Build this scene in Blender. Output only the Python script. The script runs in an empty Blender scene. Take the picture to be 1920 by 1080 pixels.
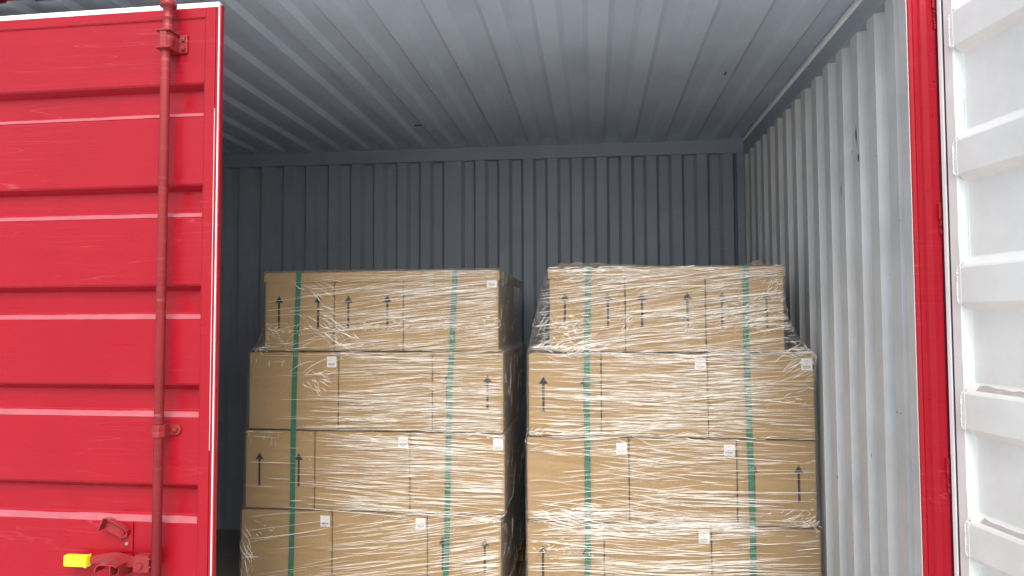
import bpy, bmesh, math, random
from mathutils import Vector, Matrix, noise
random.seed(7)
R = math.radians
scene = bpy.context.scene
COL = scene.collection

# ------------------------------------------------------------------ camera
EYE = 1.36
cam_d = bpy.data.cameras.new('camera')
cam = bpy.data.objects.new('camera', cam_d); COL.objects.link(cam)
F, YAW, PIT, ROL = 1330.37, .1137, .0451, -.0037
fw = Vector((-math.sin(YAW)*math.cos(PIT), math.cos(YAW)*math.cos(PIT), math.sin(PIT)))
r0 = Vector((math.cos(YAW), math.sin(YAW), 0)); u0 = r0.cross(fw)
rr = r0*math.cos(ROL)+u0*math.sin(ROL); uu = u0*math.cos(ROL)-r0*math.sin(ROL)
m3 = Matrix((rr, uu, -fw)).transposed()
cam.matrix_world = Matrix.Translation((0, 0, EYE)) @ m3.to_4x4()
cam_d.sensor_width = 36; cam_d.lens = F/1920*36
cam_d.clip_start = .02; cam_d.clip_end = 3000
scene.camera = cam
scene.render.resolution_x = 1024; scene.render.resolution_y = 576

# ------------------------------------------------------------------ sky, sun, exposure
SUN_EL, SUN_AZ = 50, 168          # azimuth clockwise from +Y : behind the camera and to its left
w = bpy.data.worlds.new("World"); scene.world = w; w.use_nodes = True
nt = w.node_tree; nt.nodes.clear()
wo = nt.nodes.new('ShaderNodeOutputWorld'); bg = nt.nodes.new('ShaderNodeBackground')
sky = nt.nodes.new('ShaderNodeTexSky'); sky.sky_type = 'NISHITA'; sky.sun_disc = False
sky.sun_elevation = R(SUN_EL); sky.sun_rotation = R(SUN_AZ); sky.dust_density = 4; sky.air_density = 1.2
hsv = nt.nodes.new('ShaderNodeHueSaturation'); hsv.inputs['Saturation'].default_value = .68
tc = nt.nodes.new('ShaderNodeTexCoord'); mp = nt.nodes.new('ShaderNodeMapping'); mp.inputs['Scale'].default_value = (1.2, 1.2, 3)
cn = nt.nodes.new('ShaderNodeTexNoise'); cn.inputs['Scale'].default_value = 1.6; cn.inputs['Detail'].default_value = 5
cr = nt.nodes.new('ShaderNodeMapRange'); cr.inputs['From Min'].default_value = .3; cr.inputs['From Max'].default_value = .7
cr.inputs['To Min'].default_value = .85; cr.inputs['To Max'].default_value = 1.5
mul = nt.nodes.new('ShaderNodeVectorMath'); mul.operation = 'SCALE'
nt.links.new(tc.outputs['Generated'], mp.inputs['Vector']); nt.links.new(mp.outputs[0], cn.inputs['Vector'])
nt.links.new(cn.outputs['Fac'], cr.inputs['Value']); nt.links.new(sky.outputs[0], hsv.inputs['Color'])
nt.links.new(hsv.outputs[0], mul.inputs[0]); nt.links.new(cr.outputs[0], mul.inputs['Scale'])
nt.links.new(mul.outputs[0], bg.inputs['Color']); bg.inputs['Strength'].default_value = .15
nt.links.new(bg.outputs[0], wo.inputs['Surface'])
sd = bpy.data.lights.new('sun', 'SUN'); sd.energy = 1.5; sd.angle = R(46); sd.color = (1, .98, .95)
sun = bpy.data.objects.new('sun', sd); COL.objects.link(sun)
az = R(SUN_AZ); el = R(SUN_EL)
tosun = Vector((math.sin(az)*math.cos(el), math.cos(az)*math.cos(el), math.sin(el)))
sun.rotation_euler = tosun.to_track_quat('Z', 'Y').to_euler()
scene.view_settings.view_transform = 'Standard'; scene.view_settings.look = 'None'
scene.view_settings.exposure = 0.70; scene.view_settings.gamma = 1
scene.render.engine = 'CYCLES'
scene.cycles.max_bounces = 10; scene.cycles.transparent_max_bounces = 24; scene.cycles.diffuse_bounces = 6

# ------------------------------------------------------------------ materials
def mat(name):
    m = bpy.data.materials.new(name); m.use_nodes = True
    n = m.node_tree.nodes; p = n['Principled BSDF']
    return m, m.node_tree, p
def N(t, typ, **kw):
    n = t.nodes.new(typ)
    for k, v in kw.items():
        if k in n.inputs.keys() if hasattr(n.inputs, 'keys') else False: n.inputs[k].default_value = v
        else: setattr(n, k, v)
    return n
def coords(t, scale=(1, 1, 1), rot=(0, 0, 0)):
    a = N(t, 'ShaderNodeTexCoord'); b = N(t, 'ShaderNodeMapping')
    b.inputs['Scale'].default_value = scale; b.inputs['Rotation'].default_value = rot
    t.links.new(a.outputs['Object'], b.inputs['Vector']); return b.outputs[0]
def noise_tex(t, vec, scale, detail=4, rough=.6, dist=0):
    n = N(t, 'ShaderNodeTexNoise'); n.inputs['Scale'].default_value = scale; n.inputs['Detail'].default_value = detail
    n.inputs['Roughness'].default_value = rough; n.inputs['Distortion'].default_value = dist
    t.links.new(vec, n.inputs['Vector']); return n.outputs['Fac']
def rng(t, v, a, b, c, d):
    n = N(t, 'ShaderNodeMapRange'); n.inputs['From Min'].default_value = a; n.inputs['From Max'].default_value = b
    n.inputs['To Min'].default_value = c; n.inputs['To Max'].default_value = d
    t.links.new(v, n.inputs['Value']); return n.outputs[0]
def mixc(t, f, a, b):
    n = N(t, 'ShaderNodeMix'); n.data_type = 'RGBA'
    for s, v in ((n.inputs['Factor'], f), (n.inputs[6], a), (n.inputs[7], b)):
        if isinstance(v, bpy.types.NodeSocket): t.links.new(v, s)
        else: s.default_value = v if not isinstance(v, tuple) else (*v[:3], 1)
    return n.outputs[2]
def math_(t, op, a, b):
    n = N(t, 'ShaderNodeMath'); n.operation = op
    for s, v in ((n.inputs[0], a), (n.inputs[1], b)):
        if isinstance(v, bpy.types.NodeSocket): t.links.new(v, s)
        else: s.default_value = v
    return n.outputs[0]
def bump(t, p, h, strength, dist=.002):
    b = N(t, 'ShaderNodeBump'); b.inputs['Strength'].default_value = strength; b.inputs['Distance'].default_value = dist
    t.links.new(h, b.inputs['Height']); t.links.new(b.outputs[0], p.inputs['Normal']); return b

def paint(name, col, dark, worn, rough=.38, scratch=.5, grime=.5, brush=(1.5, 1.5, 60), spec=.5, coat=0.):
    m, t, p = mat(name)
    v = coords(t)
    c = mixc(t, rng(t, noise_tex(t, v, 3.2, 6), .4, .72, 0, grime), col, dark)
    # fine scratches and scuffs : thin ridges of stretched noise, two directions
    s1 = noise_tex(t, coords(t, (.4, .4, 12), (0, R(3), 0)), 2.3, .3, .5, .3)
    s1 = rng(t, math_(t, 'ABSOLUTE', math_(t, 'SUBTRACT', s1, .52), 0), 0, .006, 1, 0)
    s2 = noise_tex(t, coords(t, (.5, .5, 9), (0, R(-5), 0)), 3.1, .3, .5, .3)
    s2 = rng(t, math_(t, 'ABSOLUTE', math_(t, 'SUBTRACT', s2, .58), 0), 0, .005, 1, 0)
    msk = rng(t, noise_tex(t, v, 2.1, 3), .45, .62, 0, 1)
    sc = math_(t, 'MULTIPLY', math_(t, 'MAXIMUM', s1, s2), msk)
    sc = math_(t, 'MULTIPLY', sc, scratch); 
    c = mixc(t, sc, c, worn)
    chip = rng(t, noise_tex(t, v, 46, 3), .77, .79, 0, .55)
    c = mixc(t, chip, c, worn)
    t.links.new(c, p.inputs['Base Color'])
    br = noise_tex(t, coords(t, brush), 3, 4)
    t.links.new(rng(t, math_(t, 'ADD', br, noise_tex(t, v, 9, 5)), .7, 1.3, rough-.1, rough+.16), p.inputs['Roughness'])
    h = math_(t, 'ADD', math_(t, 'MULTIPLY', noise_tex(t, v, 120, 3), .25), math_(t, 'ADD', math_(t, 'MULTIPLY', br, .3), noise_tex(t, v, 7, 2)))
    bump(t, p, h, .35, .003)
    p.inputs['Specular IOR Level'].default_value = spec
    p.inputs['Coat Weight'].default_value = coat; p.inputs['Coat Roughness'].default_value = .2
    return m
M = {}
M['red'] = paint('red_paint', (.30, .0050, .0145), (.25, .004, .011), (.50, .12, .14), .34, .28, .6, spec=.26, coat=.04)
M['red_post'] = paint('red_post_paint', (.34, .0060, .016), (.29, .005, .013), (.6, .14, .16), .34, .3, .4, (60, 60, 1.5), spec=.22, coat=.04)
M['red_iron'] = paint('red_ironwork_paint', (.27, .022, .025), (.18, .014, .017), (.55, .25, .23), .42, .6, .8, (50, 50, 2), spec=.35)
M['white'] = paint('white_paint', (.83, .86, .828), (.64, .66, .625), (.86, .87, .86), .42, .3, .7)
M['wall'] = paint('shaded_wall_paint', (.315, .35, .40), (.27, .30, .34), (.60, .62, .62), .5, .2, .8, (25, 25, 1.2))  # darker, bluer copy of the end wall paint, deep interior shade put in
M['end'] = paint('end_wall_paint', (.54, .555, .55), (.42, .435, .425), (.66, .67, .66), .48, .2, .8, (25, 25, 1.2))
M['roof'] = paint('grey_ceiling_paint', (.50, .565, .66), (.42, .48, .56), (.6, .62, .63), .5, .2, .8, (40, 1.2, 20))
def plain(name, col, rough=.5, var=.15, sc=20, metal=0, b=.1):
    m, t, p = mat(name); v = coords(t)
    d = tuple(x*(1-var) for x in col); l = tuple(min(1, x*(1+var)) for x in col)
    t.links.new(mixc(t, noise_tex(t, v, sc, 5), d, l), p.inputs['Base Color'])
    p.inputs['Roughness'].default_value = rough; p.inputs['Metallic'].default_value = metal
    bump(t, p, noise_tex(t, v, sc*4, 3), b, .002); return m
M['gasket'] = plain('white_gasket_rubber', (.86, .88, .87), .45, .05)
M['black'] = plain('black_rubber_and_gap', (.02, .022, .025), .6)
M['dust'] = plain('brown_ledge_dirt', (.46, .425, .39), .9, .3, 40)
M['ledge'] = plain('sky_lit_dusty_red', (.33, .080, .098), .75, .3, 14)  # paler red for groove slopes: sky light put into the colour, with some dust
M['mark'] = plain('dark_scuff', (.06, .065, .075), .7, .3, 60)
M['yellow'] = plain('yellow_plastic', (.87, .90, .02), .4, .06)
M['yellow_ink'] = plain('yellow_emboss', (.42, .42, .03), .5, .1)
M['ink'] = plain('black_print', (.022, .018, .02), .7, .3, 120)
M['paper'] = plain('label_paper', (.86, .86, .87), .5, .03)
M['greyink'] = plain('grey_print', (.33, .33, .38), .7, .2, 300)
M['steel'] = plain('galvanised_steel', (.35, .33, .30), .4, .3, 80, .7)
M['wood'] = plain('pallet_wood', (.38, .27, .16), .8, .4, 12)
M['ply'] = plain('floor_plywood', (.20, .18, .17), .7, .35, 7)

def carton_mat():
    m, t, p = mat('kraft_cardboard'); v = coords(t)
    oi = N(t, 'ShaderNodeObjectInfo')
    c = mixc(t, noise_tex(t, v, 4.5, 5), (.43, .287, .122), (.50, .343, .153))
    c = mixc(t, rng(t, oi.outputs['Random'], 0, 1, 0, .55), c, (.45, .305, .135))
    c = mixc(t, rng(t, noise_tex(t, v, 160, 2), .45, .75, 0, .25), c, (.30, .18, .09))   # fibre flecks
    fl = noise_tex(t, coords(t, (70, 70, 1.1)), 3, 2)
    c = mixc(t, rng(t, fl, .45, .7, 0, .18), c, (.34, .21, .10))
    t.links.new(c, p.inputs['Base Color']); p.inputs['Roughness'].default_value = .72
    p.inputs['Specular IOR Level'].default_value = .3
    bump(t, p, math_(t, 'ADD', math_(t, 'MULTIPLY', fl, .6), noise_tex(t, v, 9, 2)), .22, .003)
    return m
M['carton'] = carton_mat()

def strap_mat():
    m, t, p = mat('green_strapping'); v = coords(t)
    wv = N(t, 'ShaderNodeTexVoronoi'); wv.inputs['Scale'].default_value = 260; t.links.new(v, wv.inputs['Vector'])
    t.links.new(mixc(t, noise_tex(t, v, 14, 4), (.010, .135, .072), (.022, .20, .11)), p.inputs['Base Color'])
    p.inputs['Roughness'].default_value = .38; bump(t, p, wv.outputs['Distance'], .3, .001); return m
M['strap'] = strap_mat()

def film_mat():
    """clear stretch film: mostly see-through, reflecting more at a slant, slightly milky, finely wrinkled"""
    m = bpy.data.materials.new('clear_stretch_film'); m.use_nodes = True; t = m.node_tree; t.nodes.clear()
    o = N(t, 'ShaderNodeOutputMaterial'); tr = N(t, 'ShaderNodeBsdfTransparent'); gl = N(t, 'ShaderNodeBsdfGlossy')
    df = N(t, 'ShaderNodeBsdfDiffuse'); mx = N(t, 'ShaderNodeMixShader'); my = N(t, 'ShaderNodeMixShader')
    tr.inputs[0].default_value = (.965, .965, .965, 1); gl.inputs['Roughness'].default_value = .16
    gl.inputs['Color'].default_value = (1, 1, 1, 1); df.inputs['Color'].default_value = (.85, .86, .88, 1)
    a = noise_tex(t, coords(t, (3.2, 3.2, 62), (0, R(-4), 0)), 2.2, 4, .6, .9)
    b = noise_tex(t, coords(t, (4.5, 4.5, 95), (0, R(5), 0)), 2.0, 3, .6, .6)
    c = noise_tex(t, coords(t), 34, 3, .6, .8)
    h = math_(t, 'ADD', math_(t, 'ADD', a, b), math_(t, 'MULTIPLY', c, .25))
    bp = N(t, 'ShaderNodeBump'); bp.inputs['Strength'].default_value = .6; bp.inputs['Distance'].default_value = .005
    t.links.new(h, bp.inputs['Height']); t.links.new(bp.outputs[0], gl.inputs['Normal'])
    fr = N(t, 'ShaderNodeFresnel'); fr.inputs['IOR'].default_value = 1.5; t.links.new(bp.outputs[0], fr.inputs['Normal'])
    f2 = rng(t, fr.outputs[0], 0, 1, .0, .6)
    lw = N(t, 'ShaderNodeLayerWeight'); lw.inputs['Blend'].default_value = .35
    milk = rng(t, math_(t, 'MULTIPLY', a, b), .16, .42, .0, .055)
    milk = math_(t, 'ADD', milk, math_(t, 'MULTIPLY', lw.outputs['Facing'], .26))
    t.links.new(milk, mx.inputs[0]); t.links.new(tr.outputs[0], mx.inputs[1]); t.links.new(df.outputs[0], mx.inputs[2])
    t.links.new(f2, my.inputs[0]); t.links.new(mx.outputs[0], my.inputs[1]); t.links.new(gl.outputs[0], my.inputs[2])
    t.links.new(my.outputs[0], o.inputs[0]); return m
M['film'] = film_mat()
def fold_mat():
    """gathered film: several layers pressed into a cord, so whiter and less see-through"""
    m = bpy.data.materials.new('gathered_film_fold'); m.use_nodes = True; t = m.node_tree
    p = t.nodes['Principled BSDF']; o = t.nodes['Material Output']
    p.inputs['Base Color'].default_value = (.95, .91, .83, 1); p.inputs['Roughness'].default_value = .22
    p.inputs['Specular IOR Level'].default_value = .9
    tr = N(t, 'ShaderNodeBsdfTransparent'); mx = N(t, 'ShaderNodeMixShader')
    t.links.new(rng(t, noise_tex(t, coords(t, (5, 5, 50)), 2, 3), .30, .52, .45, 1.), mx.inputs[0])
    t.links.new(tr.outputs[0], mx.inputs[1]); t.links.new(p.outputs[0], mx.inputs[2]); t.links.new(mx.outputs[0], o.inputs[0])
    return m
M['fold'] = fold_mat()
def ground_mat():
    m, t, p = mat('concrete_yard'); v = coords(t)
    c = mixc(t, noise_tex(t, v, .6, 8), (.46, .465, .465), (.54, .545, .545))
    c = mixc(t, rng(t, noise_tex(t, v, 30, 4), .5, .8, 0, .5), c, (.17, .17, .16))
    t.links.new(c, p.inputs['Base Color']); p.inputs['Roughness'].default_value = .9
    bump(t, p, noise_tex(t, v, 60, 4), .4, .01); return m
M['ground'] = ground_mat()

# ------------------------------------------------------------------ helpers
def V(*a): return Vector(a)
def add_box(bm, x0, x1, y0, y1, z0, z1, mi=0, bev=0, mtx=None):
    t = bmesh.new(); bmesh.ops.create_cube(t, size=1)
    bmesh.ops.scale(t, vec=(x1-x0, y1-y0, z1-z0), verts=t.verts); bmesh.ops.translate(t, vec=((x0+x1)/2, (y0+y1)/2, (z0+z1)/2), verts=t.verts)
    if bev: bmesh.ops.bevel(t, geom=t.edges[:], offset=bev, segments=2, affect='EDGES', profile=.6)
    merge(bm, t, mi, mtx)
def merge(bm, t, mi=0, mtx=None, smooth=None):
    vm = {}
    for v in t.verts: vm[v] = bm.verts.new(mtx @ v.co if mtx else v.co)
    for f in t.faces:
        try: g = bm.faces.new([vm[v] for v in f.verts])
        except ValueError: continue
        g.material_index = mi if mi is not None else f.material_index
        g.smooth = f.smooth if smooth is None else smooth
    t.free()
def add_cyl(bm, p, q, r, seg=20, mi=0, r2=None, smooth=True, mtx=None):
    p = Vector(p); q = Vector(q); d = q-p; t = bmesh.new()
    bmesh.ops.create_cone(t, cap_ends=True, segments=seg, radius1=r, radius2=r if r2 is None else r2, depth=d.length)
    mm = Matrix.Translation((p+q)/2) @ d.to_track_quat('Z', 'Y').to_matrix().to_4x4()
    for f in t.faces: f.smooth = smooth and len(f.verts) == 4
    merge(bm, t, mi, (mtx @ mm) if mtx else mm)
def add_prism(bm, prof, axis, a, b, mi=0, mtx=None, flip=False):
    """closed 2-D profile pushed from a to b along an axis ('x': prof=(y,z); 'y': (x,z); 'z': (x,y))"""
    f = {'x': lambda s, p: V(s, p[0], p[1]), 'y': lambda s, p: V(p[0], s, p[1]), 'z': lambda s, p: V(p[0], p[1], s)}[axis]
    A = [bm.verts.new((mtx @ f(a, p)) if mtx else f(a, p)) for p in prof]; B = [bm.verts.new((mtx @ f(b, p)) if mtx else f(b, p)) for p in prof]
    n = len(prof); fs = []
    for i in range(n): fs.append(bm.faces.new((A[i], A[(i+1) % n], B[(i+1) % n], B[i])))
    fs.append(bm.faces.new(A[::-1])); fs.append(bm.faces.new(B))
    for g in fs: g.material_index = mi
    return fs
def obj(name, bm, mats, parent=None, rec=True):
    if rec: bmesh.ops.recalc_face_normals(bm, faces=bm.faces[:])
    me = bpy.data.meshes.new(name); bm.to_mesh(me); bm.free()
    for m in (mats if isinstance(mats, (list, tuple)) else [mats]): me.materials.append(M[m])
    o = bpy.data.objects.new(name, me); COL.objects.link(o)
    if parent: o.parent = parent
    return o
def empty(name, loc=(0, 0, 0), rz=0, parent=None):
    o = bpy.data.objects.new(name, None); o.location = loc; o.rotation_euler = (0, 0, rz); COL.objects.link(o)
    if parent: o.parent = parent
    return o
def tag(o, label=None, cat=None, group=None, kind=None):
    for k, v in (('label', label), ('category', cat), ('group', group), ('kind', kind)):
        if v: o[k] = v
    return o
def weld_bead(bm, pts, r=.004, mi=0, mtx=None):
    """lumpy bead of weld along a polyline"""
    for a, b in zip(pts[:-1], pts[1:]):
        a = Vector(a); b = Vector(b); n = max(1, int((b-a).length/(r*1.1)))
        for i in range(n):
            c = a.lerp(b, (i+.5)/n); t = bmesh.new()
            bmesh.ops.create_icosphere(t, subdivisions=1, radius=r*random.uniform(.6, 1.25))
            c = c+V(*(random.uniform(-.25, .25)*r for _ in range(3)))
            for f in t.faces: f.smooth = True
            merge(bm, t, mi, (mtx @ Matrix.Translation(c)) if mtx else Matrix.Translation(c))

# ------------------------------------------------------------------ ground
bm = bmesh.new()
g = 400
vs = [bm.verts.new((x*g, y*g, -.16)) for x, y in ((-1, -1), (1, -1), (1, 1), (-1, 1))]; bm.faces.new(vs)
tag(obj('ground', bm, 'ground'), 'pale concrete yard surface under the container', 'ground', kind='structure')

# ------------------------------------------------------------------ container shell
XL, XR, YF, YB, ZT = -4.96, .93, 2.15, 4.45, 2.462
ct = empty('shipping_container', (XR, YF, -.16))
tag(ct, 'red steel shipping container opened along its side, pale grey corrugated inside', 'shipping container')
OFF = Matrix.Translation((-XR, -YF, .16))     # children are modelled in world metres, then shifted to the container's base
def cobj(name, bm, mats, label=None, parent=None):
    bmesh.ops.transform(bm, matrix=OFF, verts=bm.verts)
    o = obj(name, bm, mats, parent or ct)
    if label: o['label'] = label
    return o
def corr(a0, a1, pitch, depth, slope, flat=.5, phase=0, wide=()):
    """trapezoid wave: list of (a, d) with d between 0 (near the room) and depth (away)"""
    out = []; a = a0+phase; pts = []
    f1 = (pitch-2*slope)*flat; f2 = pitch-2*slope-f1
    while a < a1+pitch:
        e = 0
        for w_ in wide:
            if a <= w_ < a+pitch: e = .05
        pts += [(a, 0), (a+f1+e, 0), (a+f1+e+slope, depth), (a+f1+e+slope+f2, depth)]
        a += pitch+e
    pts = [(a0, pts[0][1])]+[p for p in pts if a0 < p[0] < a1]
    pts.append((a1, pts[-1][1])); return pts
def jit(v, k): return (random.random()-.5)*k
TH = .003
# far long wall
bm = bmesh.new(); pr = corr(XL, XR-.045, .1545, .034, .019, .52, phase=-.004, wide=(-.90,))
poly = [(x, YB+.012+d) for x, d in pr]; back = [(x, YB+.012+d+TH) for x, d in pr][::-1]
add_prism(bm, poly+back, 'z', -.02, ZT-.078)
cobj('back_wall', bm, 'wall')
bm = bmesh.new()
add_box(bm, XL, XR, YB, YB+.06, ZT-.078, ZT+.004, bev=.003)
add_box(bm, XL, XR, YB+.004, YB+.06, ZT+.0042, ZT+.049)
add_box(bm, XR-.045, XR-.0005, YB+.001, YB+.06, 0, ZT-.079, bev=.003)
add_box(bm, XL, XR, YB, YB+.07, -.14, 0, bev=.004)
weld_bead(bm, [(XR-.35, YB+.002, ZT-.08), (XR-.6, YB+.002, ZT-.08)], .0018)
cobj('back_wall_rail', bm, 'wall')
bm = bmesh.new(); add_box(bm, XL-.055, XR+.085, YB+.09, YB+.095, -.14, ZT+.0495)
add_box(bm, XR+.07, XR+.075, YF+.02, YB+.0895, -.14, ZT+.0495)
cobj('outer_wall_skin', bm, 'red')
bm = bmesh.new(); add_box(bm, XR+.0002, XR+.06, YB-.0035, YB+.05, .001, ZT-.0905); cobj('corner_filler', bm, 'wall')
# right end wall
bm = bmesh.new(); pr = corr(YF+.055, YB-.004, .1545, .031, .013, .50, phase=-.0795)
add_prism(bm, [(XR+.004+d, y) for y, d in pr]+[(XR+.004+d+TH, y) for y, d in pr][::-1], 'z', 0, ZT-.088)
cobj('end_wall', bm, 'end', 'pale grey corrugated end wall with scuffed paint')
bm = bmesh.new()
add_box(bm, XR-.001, XR+.05, YF+.052, YB-.001, ZT-.09, ZT+.002, bev=.003)
bmj = bmesh.new(); add_box(bmj, XR-.010, XR-.0015, YF+.06, YB-.004, ZT-.012, ZT+.0035, bev=.001)
add_box(bmj, XR+.0045, XR+.05, YF+.06, YB-.002, ZT+.0025, ZT+.049)
weld_bead(bmj, [(XR-.009, YF+.1, ZT-.010), (XR-.009, YB-.02, ZT-.006)], .0036); cobj('ceiling_joint_seam', bmj, 'gasket')
bmb = bmesh.new(); add_box(bmb, XR, XR+.05, YF+.06, YB, -.14, 0, bev=.004); cobj('end_wall_sill', bmb, 'wall')
cobj('end_wall_rail', bm, 'wall')
# scuffs and nicks on the end wall
def nick(y, z, h, wd, x=XR+.003):
    t = bmesh.new(); n = 7; ring = []
    for i in range(n):
        a = i/n*math.tau; q = random.uniform(.45, 1.1)
        ring.append(t.verts.new((x, y+math.cos(a)*wd*q, z+math.sin(a)*h*q)))
    c = t.verts.new((x-.0012, y, z))
    for i in range(n): t.faces.new((ring[i], ring[(i+1) % n], c))
    bm = bmesh.new(); merge(bm, t, 0); cobj('scuff_mark', bm, 'mark')
for (y, z, h, wd) in ((2.62, 2.02, .03, .004), (2.60, 1.93, .018, .008), (2.61, 2.0, .05, .002), (2.78, 1.85, .04, .003), (2.22, 1.30, .008, .003), (2.23, 1.02, .012, .002), (2.335, 1.07, .004, .004), (2.31, 1.07, .003, .003), (2.66, 1.96, .006, .006),
                  (2.45, 1.9, .003, .003), (2.28, 1.66, .003, .003), (2.55, .9, .01, .003), (2.9, .75, .012, .004), (2.36, 1.5, .003, .003), (2.2, .85, .012, .002)): nick(y, z, h, wd)
# left end wall
bm = bmesh.new(); pr = corr(YF+.055, YB, .1545, .036, .02)
add_prism(bm, [(XL-.002-d, y) for y, d in pr]+[(XL-.002-d-TH, y) for y, d in pr][::-1], 'z', 0, ZT)
add_box(bm, XL-.05, XL-.0005, YF, YF+.054, -.14, ZT+.1); add_box(bm, XL-.05, XL-.001, YF+.056, YB, -.14, 0)
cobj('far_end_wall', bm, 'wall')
# roof sheet (corrugation runs front to back)
bm = bmesh.new(); pr = corr(XL, XR+.002, .19, .02, .022, .5, phase=.012)
t = bmesh.new()
cols = []
YS = [YF+.06+(YB-.16-YF-.06)*j/8 for j in range(9)]+[YB-.10, YB-.06, YB-.03, YB-.01, YB+.003]; NY = len(YS)-1
tap = lambda y: 1 if y < YB-.11 else .22+.78*max(0, (YB-.01-y)/.10)
for x, d in pr:
    cols.append([(x, YS[j], ZT+.006+d*tap(YS[j])+.006*math.sin(math.pi*j/NY)+.0012*noise.noise(V(x*3, j*.7, 0))) for j in range(NY+1)])
for dz in (0, TH):
    vv = [[t.verts.new((p[0], p[1], p[2]+dz)) for p in c] for c in cols]
    for i in range(len(vv)-1):
        for j in range(NY): t.faces.new((vv[i][j], vv[i+1][j], vv[i+1][j+1], vv[i][j+1]))
merge(bm, t, 0)
add_box(bm, XL-.06, XR+.09, YF+.03, YB+.12, ZT+.05, ZT+.06)
cobj('ceiling', bm, 'roof', 'grey corrugated roof panel seen from below')
for a in ((-1.0, -.96, 3.9, 3.904), (.60, .604, 3.23, 3.26)):
    bm = bmesh.new(); add_box(bm, *a, ZT+.002, ZT+.0085); cobj('ceiling_scratch', bm, 'mark')
# floor
bm = bmesh.new(); add_box(bm, XL, XR, YF+.06, YB, -.03, 0)
for i in range(1, 20): add_box(bm, XL+i*.3-.001, XL+i*.3+.001, YF+.07, YB-.01, 0, .0006)
cobj('floor', bm, 'ply', 'brown plywood floor')
# front header rail, bottom sill
bm = bmesh.new()
add_prism(bm, [(YF+.0, 2.476), (YF+.058, 2.476), (YF+.058, 2.60), (YF+.0, 2.60)], 'x', XL-.05, XR+.08)
cobj('top_rail', bm, 'red_post')
bm = bmesh.new(); add_box(bm, XL-.05, XR+.08, YF+.0, YF+.058, -.15, 0, bev=.004)
cobj('bottom_rail', bm, 'red_post')
# right corner post: folded section with two soft creases down its front
PX0, PX1 = .9175, .9955
bm = bmesh.new()
prof = [(PX0, YF+.05), (PX0, YF+.003), (PX0+.003, YF), (PX0+.011, YF-.002), (PX0+.018, YF+.006), (PX0+.030, YF+.007), (PX0+.036, YF+.001), (PX0+.052, YF), (PX0+.066, YF+.003), (PX1, YF+.006), (PX1+.001, YF+.012), (PX1, YF+.05)]
add_prism(bm, prof, 'z', -.15, 2.461)
random.seed(3)
for z0, z1 in ((1.60, 1.69), (.87, .965), (2.2, 2.32)):
    weld_bead(bm, [(PX1-.006, YF+.003, z1), (PX1-.004, YF+.002, (z0+z1)/2), (PX1-.003, YF+.002, z0)], .0036)
    add_box(bm, PX1-.009, PX1-.002, YF-.003, YF+.006, (z0+z1)/2, z1, bev=.002)
for (x, z, r) in ((.948, 1.14, .0025), (.945, 1.62, .002), (.943, .85, .002), (.985, 2.05, .003), (.98, 1.95, .002), (.96, 1.73, .0015)):
    weld_bead(bm, [(x, YF-.001, z), (x+.001, YF-.001, z-.006)], r)
cobj('corner_post', bm, 'red_post', 'bright red corner post beside the opening')
bm = bmesh.new()
add_box(bm, PX0-.0025, PX0-.0005, YF+.002, YF+.05, 0, 2.46)
cobj('post_edge_strip', bm, 'end')
bm = bmesh.new(); add_box(bm, PX1+.0014, PX1+.09, YF+.030, YF+.055, -.1, 2.46)
cobj('gap_blackout', bm, 'black')  # black sheet added behind the gap so it reads dark

# ------------------------------------------------------------------ shut left door (its outside faces us)
LD = empty('red_door', V(-1.197, YF, 0)-V(XR, YF, -.16), -.0189, ct)
LD['label'] = 'red outer side of the shut door, ribbed across'
DL = 1.85
grooves = [(2.133, 2.026), (1.800, 1.696), (1.474, 1.366), (1.155, 1.052), (.838, .718), (.515, .40), (.19, .08)]
# local frame: x to the left is negative, y=0 face, +y into container
bm = bmesh.new()
prof = [(0.0, 2.352)]
for a, b in grooves: prof += [(0, a+.006), (.003, a), (.026, a-.016), (.028, a-.022), (.028, b+.024), (.026, b+.020), (.002, b+.001), (0, b-.002)]
prof += [(0, .03)]
full = prof+[(y+.0025, z) for y, z in prof][::-1]
add_prism(bm, full, 'x', -DL+.05, -.0535)
obj('door_panel', bm, 'red', LD)
def ledges(gr, parent):  # pale strips on the upward slopes, sky light painted in along with dust
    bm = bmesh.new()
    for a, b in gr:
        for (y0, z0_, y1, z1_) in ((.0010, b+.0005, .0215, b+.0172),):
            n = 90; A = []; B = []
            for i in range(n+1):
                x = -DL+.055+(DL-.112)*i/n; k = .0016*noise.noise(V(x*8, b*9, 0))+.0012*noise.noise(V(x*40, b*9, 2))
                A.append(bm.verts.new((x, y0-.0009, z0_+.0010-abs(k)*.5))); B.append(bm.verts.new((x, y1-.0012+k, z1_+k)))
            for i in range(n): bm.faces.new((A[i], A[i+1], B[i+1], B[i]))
    obj('ledge_light_and_dust', bm, 'ledge', parent, False)['label'] = 'pale strips of painted sky light and dust on the upward ledges of the ribs'
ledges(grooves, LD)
bm = bmesh.new()
add_box(bm, -.0530, -.0185, -.002, .032, .0, 2.386, bev=.002)                 # stile
add_box(bm, -.0170, -.0085, -.0005, .018, .0, 2.385, bev=.0012)               # outer lip of the stile
add_box(bm, -DL, -DL+.05, -.002, .045, .0, 2.386, bev=.003)
add_box(bm, -DL+.051, -.0536, -.0022, .043, 2.353, 2.3855, bev=.002)          # top member
add_box(bm, -DL+.051, -.0536, -.002, .043, -.02, .029, bev=.002)
for gz0, gz1 in grooves: add_box(bm, -.0545, -.0530, .0, .028, gz1, gz0, bev=.0)
random.seed(11)
weld_bead(bm, [(-.0537, -.001, 2.35), (-.0537, -.001, .1)], .0016)
weld_bead(bm, [(-.06, -.0025, 2.351), (-.5, -.0025, 2.351), (-1.2, -.0025, 2.351)], .0013)
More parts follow.
